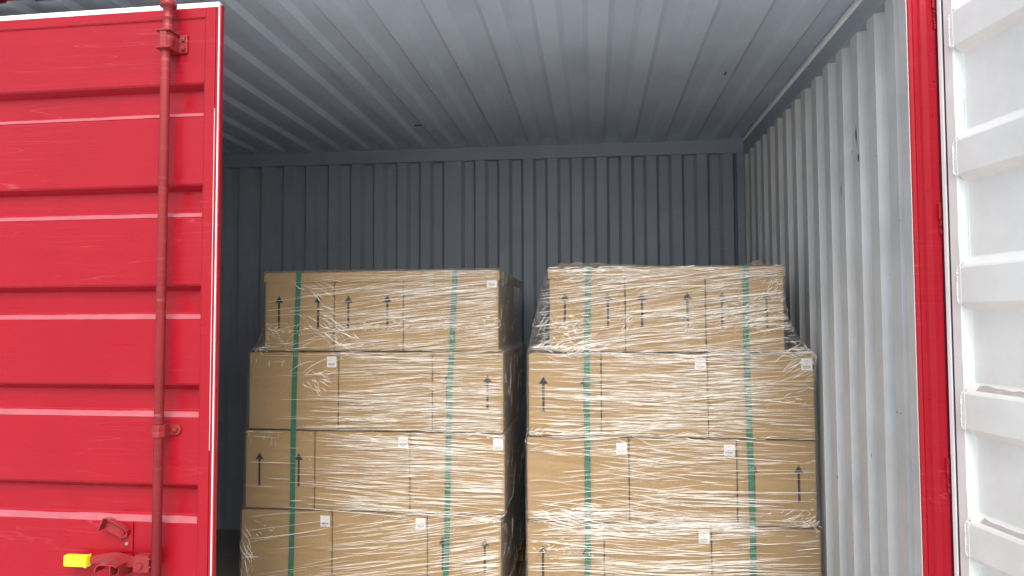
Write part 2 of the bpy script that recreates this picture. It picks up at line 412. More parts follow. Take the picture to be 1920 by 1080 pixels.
obj('door_frame', bm, 'red', LD)
bm = bmesh.new()      # pale sealing strip: wide along the top, a thin lip down the edge
add_prism(bm, [(.0, 2.3865), (.022, 2.3865), (.022, 2.402), (.004, 2.4045), (-.001, 2.401)], 'x', -DL, -.0088)
add_box(bm, -.0084, -.0058, -.001, .006, .0, 2.4, bev=.0008)
add_box(bm, -.0182, -.0172, -.0012, .004, .95, 2.05)
obj('door_seal', bm, 'gasket', LD, True)['label'] = 'white rubber strip along the door edge'
bm = bmesh.new(); add_box(bm, -.0056, -.001, .003, .020, .0, 2.395, bev=.002)
obj('door_edge', bm, 'red_post', LD)
bm = bmesh.new(); add_box(bm, -DL, -.012, .024, .040, 2.3868, 2.4035); obj('inner_seal', bm, 'black', LD)
bm = bmesh.new(); add_box(bm, -DL+.01, -.02, .046, .05, .01, 2.38); obj('door_lining', bm, 'wall', LD)
# second leaf further left, out of the picture
LD2 = empty('red_door', V(-1.197-DL-.02, YF+.035, 0)-V(XR, YF, -.16), 0, ct)
bm = bmesh.new(); add_prism(bm, full, 'x', -DL+.05, -.0535); obj('door_panel', bm, 'red', LD2)
bm = bmesh.new()
for a in (-.053, -DL): add_box(bm, a, a+.05, -.002, .045, 0, 2.40, bev=.003)
for z0, z1 in ((2.353, 2.40), (-.02, .029)): add_box(bm, -DL+.051, -.054, -.002, .043, z0, z1, bev=.003)
obj('door_frame', bm, 'red', LD2)

# lock rod and its fittings, in the same door frame
RX, RY = -.166, -.040
def lathe(bm, x, y, prof, seg=20, mi=0):
    rings = []
    for r, z in prof: rings.append([bm.verts.new((x+r*math.cos(i/seg*math.tau), y+r*math.sin(i/seg*math.tau), z)) for i in range(seg)])
    for a, b in zip(rings[:-1], rings[1:]):
        for i in range(seg):
            f = bm.faces.new((a[i], a[(i+1) % seg], b[(i+1) % seg], b[i])); f.smooth = True; f.material_index = mi
    bm.faces.new(rings[0][::-1]); bm.faces.new(rings[-1])
bm = bmesh.new()
lathe(bm, RX, RY, [(.0148, -.02), (.0148, 2.235), (.0148, 2.238)])
obj('lock_rod', bm, 'red_iron', LD)['label'] = 'dull red upright lock rod'
bm = bmesh.new()
lathe(bm, RX+.006, RY, [(.0165, 2.236), (.0185, 2.24), (.0185, 2.254), (.0205, 2.258), (.0205, 2.276), (.0185, 2.28), (.0185, 2.292), (.020, 2.295), (.0215, 2.299), (.016, 2.302), (.0155, 2.335), (.0175, 2.338), (.0165, 2.343), (.0145, 2.346),
                   (.0150, 2.372), (.0245, 2.376), (.0265, 2.384), (.0225, 2.392), (.014, 2.395), (.013, 2.47)])
obj('rod_end_cam', bm, 'red_iron', LD)
def hexbolt(bm, x, z, y=-.008, r=.0085, h=.007):
    t = bmesh.new(); bmesh.ops.create_cone(t, cap_ends=True, segments=6, radius1=r, radius2=r*.94, depth=h)
    merge(bm, t, 0, Matrix.Translation((x, y, z)) @ Matrix.Rotation(R(90), 4, 'X') @ Matrix.Rotation(random.random(), 4, 'Z'))
    add_cyl(bm, (x, y-.006, z), (x, y+.004, z), r*.5, 12)
random.seed(5)
bm = bmesh.new()         # upper bracket
add_box(bm, RX+.020, RX+.053, -.008, -.0005, 2.235, 2.296, bev=.003)
add_box(bm, RX-.030, RX-.012, -.008, -.0005, 2.238, 2.294, bev=.003)
add_prism(bm, [(RX+.020, -.004), (RX+.024, -.010), (RX+.022, -.050), (RX+.014, -.061), (RX-.004, -.064), (RX-.014, -.058), (RX-.018, -.045), (RX-.020, -.004)], 'z', 2.237, 2.294)
for z in (2.237, 2.293): add_box(bm, RX-.022, RX+.028, -.066, -.001, z-.003, z+.003, bev=.002)
obj('rod_bracket', bm, 'red_iron', LD)
for bx, bz in ((RX+.041, 2.281), (RX+.041, 2.249), (RX-.024, 2.281), (RX-.024, 2.249)):
    bm = bmesh.new(); hexbolt(bm, bx, bz, -.011); obj('bolt', bm, 'red_iron', LD)
bm = bmesh.new()         # middle bracket, a folded strap with one bolt
add_box(bm, RX+.014, RX+.036, -.008, -.0005, .998, 1.033, bev=.0)
add_cyl(bm, (RX+.036, -.0005, 1.0155), (RX+.036, -.008, 1.0155), .0175, 24, smooth=False)
add_prism(bm, [(RX+.018, -.004), (RX+.020, -.040), (RX+.012, -.056), (RX, -.060), (RX-.012, -.056), (RX-.020, -.042), (RX-.022, -.004)], 'z', .997, 1.035)
add_prism(bm, [(RX+.019, -.004), (RX+.021, -.041), (RX+.013, -.0585), (RX, -.0625), (RX-.0135, -.0585), (RX-.0215, -.042), (RX-.0235, -.004)], 'z', 1.0195, 1.0235)
add_box(bm, RX-.030, RX-.018, -.008, -.0005, 1.0, 1.034, bev=.003)
obj('rod_bracket', bm, 'red_iron', LD)
bm = bmesh.new(); hexbolt(bm, RX+.036, 1.0155, -.011, .0085); obj('bolt', bm, 'red_iron', LD)
# handle
HZ = .602
bm = bmesh.new()
add_box(bm, RX-.072, RX-.018, -.052, -.022, HZ-.025, HZ+.022, bev=.003)
add_prism(bm, [(RX-.070, HZ+.020), (RX-.065, HZ+.028), (RX-.024, HZ+.029), (RX-.018, HZ+.021)], 'y', -.05, -.024)
add_cyl(bm, (RX-.046, -.060, HZ-.004), (RX-.046, -.05, HZ-.004), .0078, 20)
for z in (HZ-.012, HZ+.014): weld_bead(bm, [(RX-.016, -.048, z), (RX-.016, -.048, z+.006)], .0035)
obj('handle_hub', bm, 'red_iron', LD)
bm = bmesh.new()         # flat lever bent outwards, seen broadside
path = [(RX-.070, -.036), (RX-.095, -.034), (RX-.150, -.026), (RX-.205, -.032), (RX-.228, -.038)]
zt = [HZ+.015, HZ+.019, HZ+.026, HZ+.018, HZ+.013]; zb = [HZ-.014, HZ-.016, HZ-.012, HZ-.008, HZ-.010]
th = .006; rows = []
for (x, y), a, b in zip(path, zt, zb): rows.append([bm.verts.new(c) for c in ((x, y, b), (x, y, a), (x, y+th, a), (x, y+th, b))])
for a, b in zip(rows[:-1], rows[1:]):
    for i in range(4): bm.faces.new((a[i], a[(i+1) % 4], b[(i+1) % 4], b[i]))
bm.faces.new(rows[0]); bm.faces.new(rows[-1][::-1])
obj('handle_lever', bm, 'red_iron', LD)
bm = bmesh.new()
gx0, gx1, gz0, gz1 = RX-.312, RX-.234, HZ-.017, HZ+.017
add_box(bm, gx0, gx1, -.050, -.028, gz0, gz1, bev=.0035)
add_box(bm, gx1-.004, gx1+.001, -.052, -.026, gz0-.001, gz1+.0015, bev=.0015)
for (a, b, c, d) in ((gx0+.012, gx1-.012, gz1-.009, gz1-.0082), (gx0+.012, gx1-.012, gz0+.0082, gz0+.009), (gx0+.012, gx0+.0128, gz0+.009, gz1-.009), (gx1-.0128, gx1-.012, gz0+.009, gz1-.009)):
    add_box(bm, a, b, -.0506, -.0496, c, d, mi=1)
cu = bpy.data.curves.new('t', 'FONT'); cu.body = '5 W > W X'; cu.size = .0135; cu.extrude = .0004; cu.align_x = 'CENTER'; cu.align_y = 'CENTER'
to = bpy.data.objects.new('t', cu); COL.objects.link(to); bpy.context.view_layer.update()
tm = bpy.data.meshes.new_from_object(to.evaluated_get(bpy.context.evaluated_depsgraph_get()))
t = bmesh.new(); t.from_mesh(tm); merge(bm, t, 1, Matrix.Translation(((gx0+gx1)/2, -.0502, (gz0+gz1)/2)) @ Matrix.Rotation(R(90), 4, 'X'))
bpy.data.objects.remove(to); bpy.data.curves.remove(cu); bpy.data.meshes.remove(tm)
obj('handle_grip', bm, ['yellow', 'yellow_ink'], LD, False)['label'] = 'bright yellow plastic grip on the door handle'
# latch plate, swinging catch above, keeper box below
bm = bmesh.new()
add_box(bm, RX-.150, RX-.106, -.006, -.0005, HZ+.02, HZ+.118, bev=.002)
add_box(bm, RX-.185, RX-.106, -.0062, -.0007, HZ-.038, HZ+.018, bev=.001)
obj('latch_plate', bm, 'red', LD)
mt = Matrix.Translation((RX-.134, -.012, HZ+.086)) @ Matrix.Rotation(R(24), 4, 'Y')
bm = bmesh.new()
sh = [(.018*math.cos(a), .018*math.sin(a)) for a in [R(-80+20*i) for i in range(9)]]
shp = sh+[(-.060, .020), (-.064, .012), (-.062, -.018), (-.05, -.0195)]
add_prism(bm, shp, 'y', -.004, .003, mtx=mt)
add_prism(bm, [(-.060, .0195), (-.060, .023), (.004, .0215), (.016, .015), (.014, .012), (.003, .018)], 'y', -.016, .003, mtx=mt)
for z in (-.010, .010):
    pass
add_box(bm, -.069, -.0635, -.030, .003, -.019, .021, bev=.002, mtx=mt)
weld_bead(bm, [(.012, -.005, .012), (.016, -.005, .006)], .003, mtx=mt)
weld_bead(bm, [(-.01, -.005, -.018), (.004, -.005, -.019)], .0025, mtx=mt)
obj('latch_catch', bm, 'red_iron', LD)
bm = bmesh.new(); add_cyl(bm, mt @ V(0, -.0095, 0), mt @ V(0, -.003, 0), .0085, 20)
obj('rivet', bm, 'red', LD)
bm = bmesh.new(); add_cyl(bm, (RX-.124, -.011, HZ+.048), (RX-.124, -.005, HZ+.048), .0052, 16); add_cyl(bm, (RX-.124, -.0125, HZ+.048), (RX-.124, -.0105, HZ+.048), .0025, 10)
obj('bolt', bm, 'steel', LD)['label'] = 'small bare steel bolt'
bm = bmesh.new()
kx0, kx1, kz0, kz1 = RX-.180, RX-.106, HZ-.040, HZ+.006
add_prism(bm, [(kx0, kz1-.012), (kx0+.010, kz1-.003), (kx0+.014, kz1), (kx1-.008, kz1), (kx1, kz1-.006), (kx1, kz1-.010), (kx1-.010, kz1-.004), (kx0+.015, kz1-.004), (kx0+.005, kz1-.013), (kx0+.004, kz0+.02), (kx0, kz0+.02)], 'y', -.082, -.006)
add_box(bm, kx1-.022, kx1-.018, -.084, -.012, kz0+.010, kz1-.004, bev=.001)
add_box(bm, kx0+.02, kx1, -.030, -.006, kz0, kz0+.006, bev=.001)
add_box(bm, kx1-.003, kx1, -.070, -.006, kz0, kz1-.008, bev=.001)
obj('handle_keeper', bm, 'red_iron', LD)
bm = bmesh.new()
for x in (kx0+.020, kx1-.022): add_cyl(bm, (x, -.056, kz1-.0005), (x, -.056, kz1+.0006), .0075, 18)
obj('keeper_slot', bm, 'mark', LD)

# ------------------------------------------------------------------ open right door (its pale inside faces us)
RD = empty('white_door', V(1.002, 2.125, 0)-V(XR, YF, -.16), 0, ct)
RD['label'] = 'open door showing its white ribbed inner side'
a_ = math.atan2(-.9836, .1805); RD.rotation_euler = (0, 0, a_)     # local +x runs out along the leaf, local -y faces the opening
# after this rotation local -y = (-.9836,-.1805) direction
RL = 1.35
ribs = [(2.119, 2.222), (1.757, 1.857), (1.400, 1.503), (1.056, 1.157), (.712, .806), (.365, .46), (.03, .12)]
bm = bmesh.new()
prof = [(.026, 2.36)]
for a, b in ribs:        # y = 0 is the rib crown, .026 the recess
    prof += [(.026, b+.028), (.024, b+.024), (.003, b+.002), (0, b-.004), (0, a+.004), (.003, a-.001), (.024, a-.016), (.026, a-.020)]
prof += [(.026, .0)]
add_prism(bm, prof+[(y+.003, z) for y, z in prof][::-1], 'x', .042, RL-.05)
obj('door_panel', bm, 'white', RD)
random.seed(21)
bm = bmesh.new()
add_prism(bm, [(.0, .003), (.0, .046), (.040, .046), (.052, .028), (.048, .0255), (.0405, .0225), (.0345, .005), (.0325, .0035)], 'z', 0, 2.39)      # hinge stile, sloping into the recess
add_box(bm, RL-.05, RL, .003, .046, 0, 2.39, bev=.003)
add_box(bm, .0605, RL-.051, .004, .045, 2.361, 2.389, bev=.003); add_box(bm, .0605, RL-.051, .004, .045, -.03, -.001, bev=.003)
for a, b in ribs:        # capped rib ends welded on to the stile
    add_prism(bm, [(.028, b-.012), (.032, b-.003), (.0415, b), (.0415, a), (.032, a+.003), (.028, a+.012)], 'y', -.001, .02)
    weld_bead(bm, [(.034, .0, b), (.028, -.001, b-.012), (.027, -.001, a+.012), (.034, 0, a)], .0028)
    weld_bead(bm, [(.038, .006, b+.006), (.046, .020, b+.024)], .004)
    weld_bead(bm, [(.0345, .004, b+random.uniform(.04, .09)), (.0345, .004, b+.012)], .0018)
weld_bead(bm, [(.047, .0245, 2.0), (.047, .0245, 1.87)], .0022); weld_bead(bm, [(.047, .0245, 1.70), (.047, .0245, 1.53)], .0016)
obj('door_frame', bm, 'white', RD)
bm = bmesh.new()
for a, b in ribs[3:]:    # brown dirt lying on the ledges below eye level
    n = 60; t = bmesh.new(); A = []; B = []
    for i in range(n+1):
        x = .075+(RL-.14)*i/n; k = .5+.5*noise.noise(V(x*9, a*7, 0)); k2 = .3*noise.noise(V(x*25, a*3, 4))
        y0 = .0075; y1 = .0085+max(.001, .017*(k+k2))
        y1 = min(y1, .0235)
        f = lambda y: b+.002+(y-.003)/.021*.022+.0009
        A.append(t.verts.new((x, y0, f(y0)))); B.append(t.verts.new((x, y1, f(y1))))
    for i in range(n): t.faces.new((A[i], A[i+1], B[i+1], B[i]))
    merge(bm, t, 0)
obj('ledge_dirt', bm, 'dust', RD)['label'] = 'brown dirt lying along the rib tops'
bm = bmesh.new(); add_box(bm, -.024, -.010, .0010, .0056, 0, 2.42, bev=.001)
obj('door_seal', bm, 'gasket', RD)['label'] = 'bright white sealing strip on the hinge edge'
bm = bmesh.new(); add_box(bm, -.0115, -.001, .005, .04, 0, 2.40); obj('inner_seal', bm, 'black', RD)
bm = bmesh.new()         # red outer skin of that leaf
add_box(bm, .0, RL, .0475, .0525, -.02, 2.39)
for a, b in ribs: add_prism(bm, [(.053, b), (.065, b-.02), (.065, a+.02), (.053, a)], 'x', .06, RL-.06)
obj('outer_skin', bm, 'red', RD)

# ------------------------------------------------------------------ pallets, cartons, straps, film
CH = .358
def make_carton(x0, x1, yf, z0, dep, arrows, sticker, label, group, rnd, h=CH):
    wd = x1-x0; cx = (x0+x1)/2
    o_y = yf+rnd.uniform(0, .003)
    root = None
    bm = bmesh.new()
    hw = wd/2-.0028; t = bmesh.new()
    bmesh.ops.create_cube(t, size=1)
    bmesh.ops.scale(t, vec=(2*hw, dep, h-.008), verts=t.verts); bmesh.ops.translate(t, vec=(0, dep/2, h/2), verts=t.verts)
    bmesh.ops.bevel(t, geom=t.edges[:], offset=.0035, segments=2, affect='EDGES')
    merge(bm, t, 0)
    # flap line across the top, tape down the middle of the closing edge
    if arrows:
        for fx in (.205, .78):
            ax = -hw+2*hw*fx; tip = h*.715; bot = h*.295; y = -.0006
            for pts in (((-.0195, tip-.032), (.0195, tip-.032), (0, tip)), ((-.0052, bot), (.0052, bot), (.0052, tip-.032), (-.0052, tip-.032))):
                f = bm.faces.new([bm.verts.new((ax+px, y, pz)) for px, pz in pts]); f.material_index = 1
    o = obj('carton', bm, ['carton', 'ink'], None, False)
    o.location = (cx, o_y, z0); o.rotation_euler = (0, 0, R(rnd.uniform(-.12, .12)))
    tag(o, label, 'carton', group)
    if sticker:
        bm = bmesh.new(); sw, shh = .044, .049; sx = hw-.006-sw; sz = h-.022-shh
        add_box(bm, sx, sx+sw, -.0016, -.0008, sz, sz+shh, 0)
        def ink(a, b, c, d, mi):
            f = bm.faces.new([bm.verts.new((sx+px*sw, -.0019, sz+pz*shh)) for px, pz in ((a, c), (b, c), (b, d), (a, d))]); f.material_index = mi
        ink(.36, .62, .80, .825, 2); ink(.08, .92, .63, .645, 2); ink(.40, .58, .50, .52, 2)
        x = .14
        while x < .84:
            bw = rnd.choice((.018, .03, .042)); ink(x, x+bw, .22, .36, 1); x += bw+rnd.choice((.014, .022, .03))
        ink(.26, .72, .11, .145, 2)
        s = obj('shipping_label', bm, ['paper', 'ink', 'greyink'], o, False)
    return o
def wooden_pallet(x0, x1, y0, y1, label):
    root = empty('wooden_pallet', ((x0+x1)/2, (y0+y1)/2, 0)); tag(root, label, 'pallet', 'pallets under the cartons')
    w2, d2 = (x1-x0)/2, (y1-y0)/2
    for i in range(7):
        a = -d2+i*(2*d2-.1)/6; bm = bmesh.new(); add_box(bm, -w2, w2, a, a+.1, .122, .143, bev=.002); obj('deck_board', bm, 'wood', root)
    for i in range(3):
        a = -w2+i*(2*w2-.1)/2; bm = bmesh.new()
        add_box(bm, a, a+.1, -d2, d2, .1005, .1215, bev=.002); add_box(bm, a, a+.1, -d2, d2, 0, .02, bev=.002)
        for k in range(3):
            b = -d2+k*(2*d2-.14)/2; add_box(bm, a+.001, a+.099, b, b+.14, .0205, .1, bev=.002)
        obj('runner', bm, 'wood', root)
    return root

LY, RYF = 3.13, 3.06
rnd = random.Random(4)
Wd, Nr = .31, .43
rowz = [.145+i*CH for i in range(4)]
def stack(name, yf, rows, grp):
    for r_, (z, xs, spec) in enumerate(rows):
        for k in range(len(xs)-1):
            arrows, sticker, label = spec[k]
            make_carton(xs[k], xs[k+1], yf, z, Nr if arrows else Wd, arrows, sticker, label, grp, rnd)
            # the carton tucked in behind it, facing the gaps
    return
GL, GR = 'cartons on the left pallet', 'cartons on the right pallet'
stack('L', LY, [
    (rowz[3], [-1.509, -1.177, -.853, -.417], [(1, 0, 'top left corner carton of the left pallet, two arrows split by the green strap'), (1, 0, 'middle carton in the top layer of the left pallet, two arrows under wrinkled film'), (0, 1, 'top right corner carton of the left pallet with small white label')]),
    (rowz[2], [-1.582, -1.154, -.719, -.396], [(0, 1, 'smooth brown carton with white label at the left end of the second layer, left pallet'), (0, 0, 'wide middle carton of the second layer on the left pallet, no label or arrows'), (1, 0, 'narrow arrowed carton at the right end of the second layer, left pallet')]),
    (rowz[1], [-1.594, -1.263, -.820, -.391], [(1, 0, 'clear arrowed carton at the left end of the third layer, left pallet'), (0, 1, 'wide labelled middle carton in the third layer of the left pallet'), (0, 1, 'labelled carton at the right end of the third layer, left pallet')]),
    (rowz[0], [-1.610, -1.179, -.740, -.408], [(0, 1, 'labelled carton at the bottom left of the left pallet, glossy film at its edge'), (0, 1, 'labelled middle carton in the bottom layer of the left pallet'), (1, 0, 'arrowed carton at the bottom right of the left pallet')])], GL)
stack('R', RYF, [
    (rowz[3], [-.189, .136, .471, .791], [(1, 0, 'arrowed carton at the top left corner of the right pallet'), (1, 0, 'middle arrowed carton in the top layer of the right pallet'), (1, 0, 'arrowed carton at the top right corner of the right pallet')]),
    (rowz[2], [-.281, .031, .475, .905], [(1, 0, 'narrow arrowed carton at the left end of the second layer, right pallet'), (0, 1, 'labelled middle carton in the second layer of the right pallet'), (0, 1, 'labelled carton at the right end of the second layer, nearest the container wall')]),
    (rowz[1], [-.289, .145, .588, .905], [(0, 1, 'labelled carton at the left end of the third layer, right pallet'), (0, 1, 'labelled middle carton in the third layer of the right pallet'), (1, 0, 'arrowed carton at the right end of the third layer, nearest the container wall')]),
    (rowz[0], [-.290, .037, .480, .917], [(1, 0, 'arrowed carton at the bottom left of the right pallet under dense film'), (0, 1, 'labelled middle carton in the bottom layer of the right pallet'), (0, 0, 'plain carton at the bottom right of the right pallet')])], GR)
# cartons tucked behind the corner ones, seen down the gap between the pallets
for i, z in enumerate(rowz):
    lay = ['bottom', 'third', 'second', 'top'][i]
    xr = [-.408, -.391, -.396, -.417][i]; xl = [-.290, -.289, -.281, -.189][i]
    dl = LY+(Nr if i in (0, 2) else Wd)+.006; dr = RYF+(Wd if i == 1 else Nr)+.006
    make_carton(xr-.43, xr, dl, z, Wd, 0, 0, 'carton hidden behind the right front corner, %s layer of the left pallet' % lay, GL, rnd)
    make_carton(xl, xl+.43, dr, z, Wd, 0, 0, 'carton hidden behind the left front corner, %s layer of the right pallet' % lay, GR, rnd)
wooden_pallet(-1.61, -.40, LY-.005, LY+1.0, 'wooden pallet under the left stack of cartons')
wooden_pallet(-.29, .915, RYF-.005, RYF+1.0, 'wooden pallet under the right stack of cartons')
TOP = .145+4*CH
def cap(x0, x1, y0, y1, label):
    bm = bmesh.new(); zt = TOP+.004; zb = TOP-.040
    add_box(bm, x0-.003, x1+.003, y0-.003, y1, zt-.004, zt, bev=.0015)
    add_box(bm, x0-.003, x1+.003, y0-.0035, y0-.0008, zb, zt-.0045)
    add_box(bm, x0-.0035, x0-.001, y0, y1, zb, zt-.0045); add_box(bm, x1+.001, x1+.0035, y0, y1, zb, zt-.0045)
    tag(obj('cardboard_cap', bm, 'carton'), label, 'cardboard cap', 'cardboard caps over the stacks')
cap(-1.509, -.417, LY-.001, LY+.98, 'shallow cardboard cap over the top layer of the left pallet')
cap(-.189, .791, RYF-.001, RYF+.98, 'shallow cardboard cap over the top layer of the right pallet')

def strap(xt, xb, yf, yb, label):
    bm = bmesh.new(); hw = .0125; t_ = .0012; n = 26; zt = TOP+.006; zb = .10
    P = []
    for i in range(n+1):
        f = i/n; P.append((xb+(xt-xb)*f+.0035*math.sin(f*7+xt*9), yf-.0062, zb+(zt-zb)*f, 0))
    for (y, z) in ((yf-.004, zt+.0012), (yf+.02, zt+.0018), (yf+.5, zt+.001), (yb, zt+.0018), (yb+.006, zt-.004)): P.append((xt, y, z, 1))
    for i in range(9): P.append((xt+(xb-xt)*i/8, yb+.008, zt-.01+(zb-zt)*i/8, 2))
    P.append((xb, yb, zb-.003, 3)); P.append((xb, yf, zb-.003, 3))
    rows = []
    m = len(P)
    for i, (x, y, z, k) in enumerate(P):
        a = V(*P[i-1][:3]); b = V(*P[(i+1) % m][:3]); d = (b-a).normalized(); nrm = d.cross(V(1, 0, 0)).normalized()
        if i <= n and nrm.y > 0: nrm = -nrm
        c = V(x, y, z)
        rows.append([bm.verts.new(c+V(s*hw, 0, 0)+nrm*q) for s, q in ((-1, 0), (1, 0), (1, t_), (-1, t_))])
    for i in range(m):
        A, B = rows[i], rows[(i+1) % m]
        for j in range(4): bm.faces.new((A[j], A[(j+1) % 4], B[(j+1) % 4], B[j]))
    tag(obj('packing_strap', bm, 'strap'), label, 'strap', 'green straps round the pallets')
strap(-1.346, -1.372, LY, LY+.99, 'green strap down the left side of the left pallet, in front of smooth cartons')
strap(-.617, -.662, LY, LY+.99, 'green strap down the right side of the left pallet')
strap(-.020, -.038, RYF, RYF+.99, 'green strap down the left side of the right pallet')
strap(.634, .644, RYF, RYF+.99, 'faded green strap down the right side of the right pallet')

# stretch film -----------------------------------------------------
def lerp(tab, z):
    """tab: list of (z, value) from top to bottom"""
    if z >= tab[0][0]: return tab[0][1]
    for (a, va), (b, vb) in zip(tab[:-1], tab[1:]):
        if z >= b: return va+(vb-va)*(a-z)/(a-b)
    return tab[-1][1]
def film(yf, xlt, xrt, top_bump, dens, ang, clusters, label, seed, count):
    rnd = random.Random(seed); bm = bmesh.new(); G = .0085; D = .99
    zt = TOP+.009
    XLf = lambda z: lerp(xlt, z)-.004; XRf = lambda z: lerp(xrt, z)+.004
    r = .010
    def wob(u, v, z):
        return .0032*noise.noise(V(u*5, v*5, z*38+u*2.2))+.0016*noise.noise(V(u*9+7, v*9, z*90))
    nz = 210; z0 = .12
    def ringpts(z):
        x0, x1 = XLf(z), XRf(z); pts = []; ya = yf-G; yb = yf+D
        NS, NF = 34, 96
        for i in range(NS): pts.append((x0, yb-(yb-ya-r)*i/NS, -1, 0))
        for i in range(3): a = i/3*math.pi/2; pts.append((x0+r-r*math.cos(a), ya+r-r*math.sin(a), -.7, -.7))
        for i in range(NF): pts.append((x0+r+(x1-x0-2*r)*i/NF, ya, 0, -1))
        for i in range(3): a = i/3*math.pi/2; pts.append((x1-r+r*math.sin(a), ya+r-r*math.cos(a), .7, -.7))
        for i in range(NS+1): pts.append((x1, ya+r+(yb-ya-r)*i/NS, 1, 0))
        NB = 20
        for i in range(1, NB): pts.append((x1-(x1-x0)*i/NB, yb, 0, 1))
        return pts
    rings = []
    for k in range(nz+1):
        z = z0+(zt-z0)*k/nz; ring = []
        for (x, y, nx, ny) in ringpts(z):
            edge = min(1, (zt-z)/.02+.35)
            d = max(-.0012, wob(x, y, z)) * edge
            zz = z
            if k == nz: zz = z+top_bump(x, y)
            ring.append(bm.verts.new((x+nx*d, y+ny*d, zz)))
        rings.append(ring)
    # turned-over rim on the top
    cxm = (XLf(zt)+XRf(zt))/2; cym = yf+D/2
    for q, dz in ((.02, .002), (.05, .000), (.11, -.002)):
        ring = []
        for (x, y, nx, ny) in ringpts(zt):
            sx = -1 if x > cxm else 1; 
            x2 = min(max(x, XLf(zt)+q), XRf(zt)-q); y2 = min(max(y, yf-G+q), yf+D-q)
            ring.append(bm.verts.new((x2, y2, max(TOP+.0085, zt+dz+top_bump(x, y)*max(0, 1-q*11)+.003*noise.noise(V(x*20, y*20, q*30))))))
        rings.append(ring)
    for A, B in zip(rings[:-1], rings[1:]):
        n = len(A)
        for i in range(n):
            f = bm.faces.new((A[i], A[(i+1) % n], B[(i+1) % n], B[i])); f.smooth = True
    # folds : thin tapering cords raised on the sheet
    def S(u, z):       # u in metres along front from x=0; side if beyond the edges
        x0, x1 = XLf(z), XRf(z); ya = yf-G
        if u < x0: return V(x0, ya+(x0-u), z), V(-1, 0, 0)
        if u > x1: return V(x1, ya+(u-x1), z), V(1, 0, 0)
        return V(u, ya, z), V(0, -1, 0)
    def fold(u, z, a, L, w, h, bend=0, wig=.00035):
        n = max(3, int(L/.022)); prev = None; uu_, zz_ = u, z; st = L/n; sd = rnd.random()*100
        for i in range(n+1):
            f = i/n; tp = math.sin(math.pi*min(1, max(0, f)))**.5+.02
            p, nr = S(uu_, min(zz_, zt))
            k = .7+.5*abs(noise.noise(V(sd, f*4, 0)))*1.6
            hw = w*tp*k; hh = h*tp*k; up = V(0, 0, 1)
            d = max(-.0012, wob(p.x, p.y, p.z)); p = p+nr*(d+.0004)
            cur = [bm.verts.new(p+up*hw*1.0), bm.verts.new(p+nr*hh+up*hw*.1), bm.verts.new(p-up*hw)]
            if prev:
                for j in range(2):
                    fc = bm.faces.new((prev[j], prev[j+1], cur[j+1], cur[j])); fc.material_index = 1; fc.smooth = True
            prev = cur
            aa = a+bend*(f-.5); uu_ += st*math.cos(aa); zz_ += st*math.sin(aa)+rnd.uniform(-1, 1)*wig
    made = 0; tries = 0
    xa, xb = min(v for _, v in xlt), max(v for _, v in xrt)
    while made < count and tries < count*30:
        tries += 1
        u = rnd.uniform(xa-.02, xb); z = rnd.uniform(.13, zt-.002)
        L = min(.60, .06+rnd.expovariate(6))
        bn = noise.noise(V(u*1.3, z*16, seed))+.5*noise.noise(V(u*3, z*40, seed+3))
        if rnd.random() > dens(u+L*.5, z)*min(1, max(.32, .66+bn*1.5)): continue
        if u+L > XRf(z)-.004: L = XRf(z)-.004-u
        if u < XLf(z): u = XLf(z)+.004
        if L < .03: continue
        a = R(ang(u+L*.5, z)+rnd.gauss(0, 2.2))
        if z+L*math.sin(a) > zt-.003 : a = 0
        big = rnd.random() < .2
        fold(u, z, a, L, rnd.uniform(.0009, .0014) if big else rnd.uniform(.0004, .00085), rnd.uniform(.0024, .0036) if big else rnd.uniform(.0012, .0024), rnd.gauss(0, .03))
        made += 1
    for (cx, cz, sx, sz, n, a0, sp, L0) in clusters:
        for _ in range(n):
            fold(cx+rnd.gauss(0, sx), min(zt-.01, cz+rnd.gauss(0, sz)), R(a0+rnd.gauss(0, sp)), rnd.uniform(.4, 1.5)*L0, rnd.uniform(.0006, .0016), rnd.uniform(.001, .0026), rnd.gauss(0, .8), .0012)
    # a few long wrinkles running on round the sides
    for side in (-1, 1):
        for _ in range(130):
            z = rnd.uniform(.14, zt-.01); e = XRf(z) if side > 0 else XLf(z)
            u = e+.01+rnd.uniform(0, .8) if side > 0 else e-.01-rnd.uniform(.03, .8)
            fold(u, z, R(rnd.gauss(0 if rnd.random() < .7 else 60*side, 12)), rnd.uniform(.02, .14) if side > 0 else min(.12, abs(e-u)-.005), rnd.uniform(.0005, .0012), rnd.uniform(.0008, .0018), rnd.gauss(0, .5))
    o = obj('stretch_wrap', bm, ['film', 'fold'], None, False)
    tag(o, label, 'stretch wrap', 'clear film wrapped round the pallets')
    return o

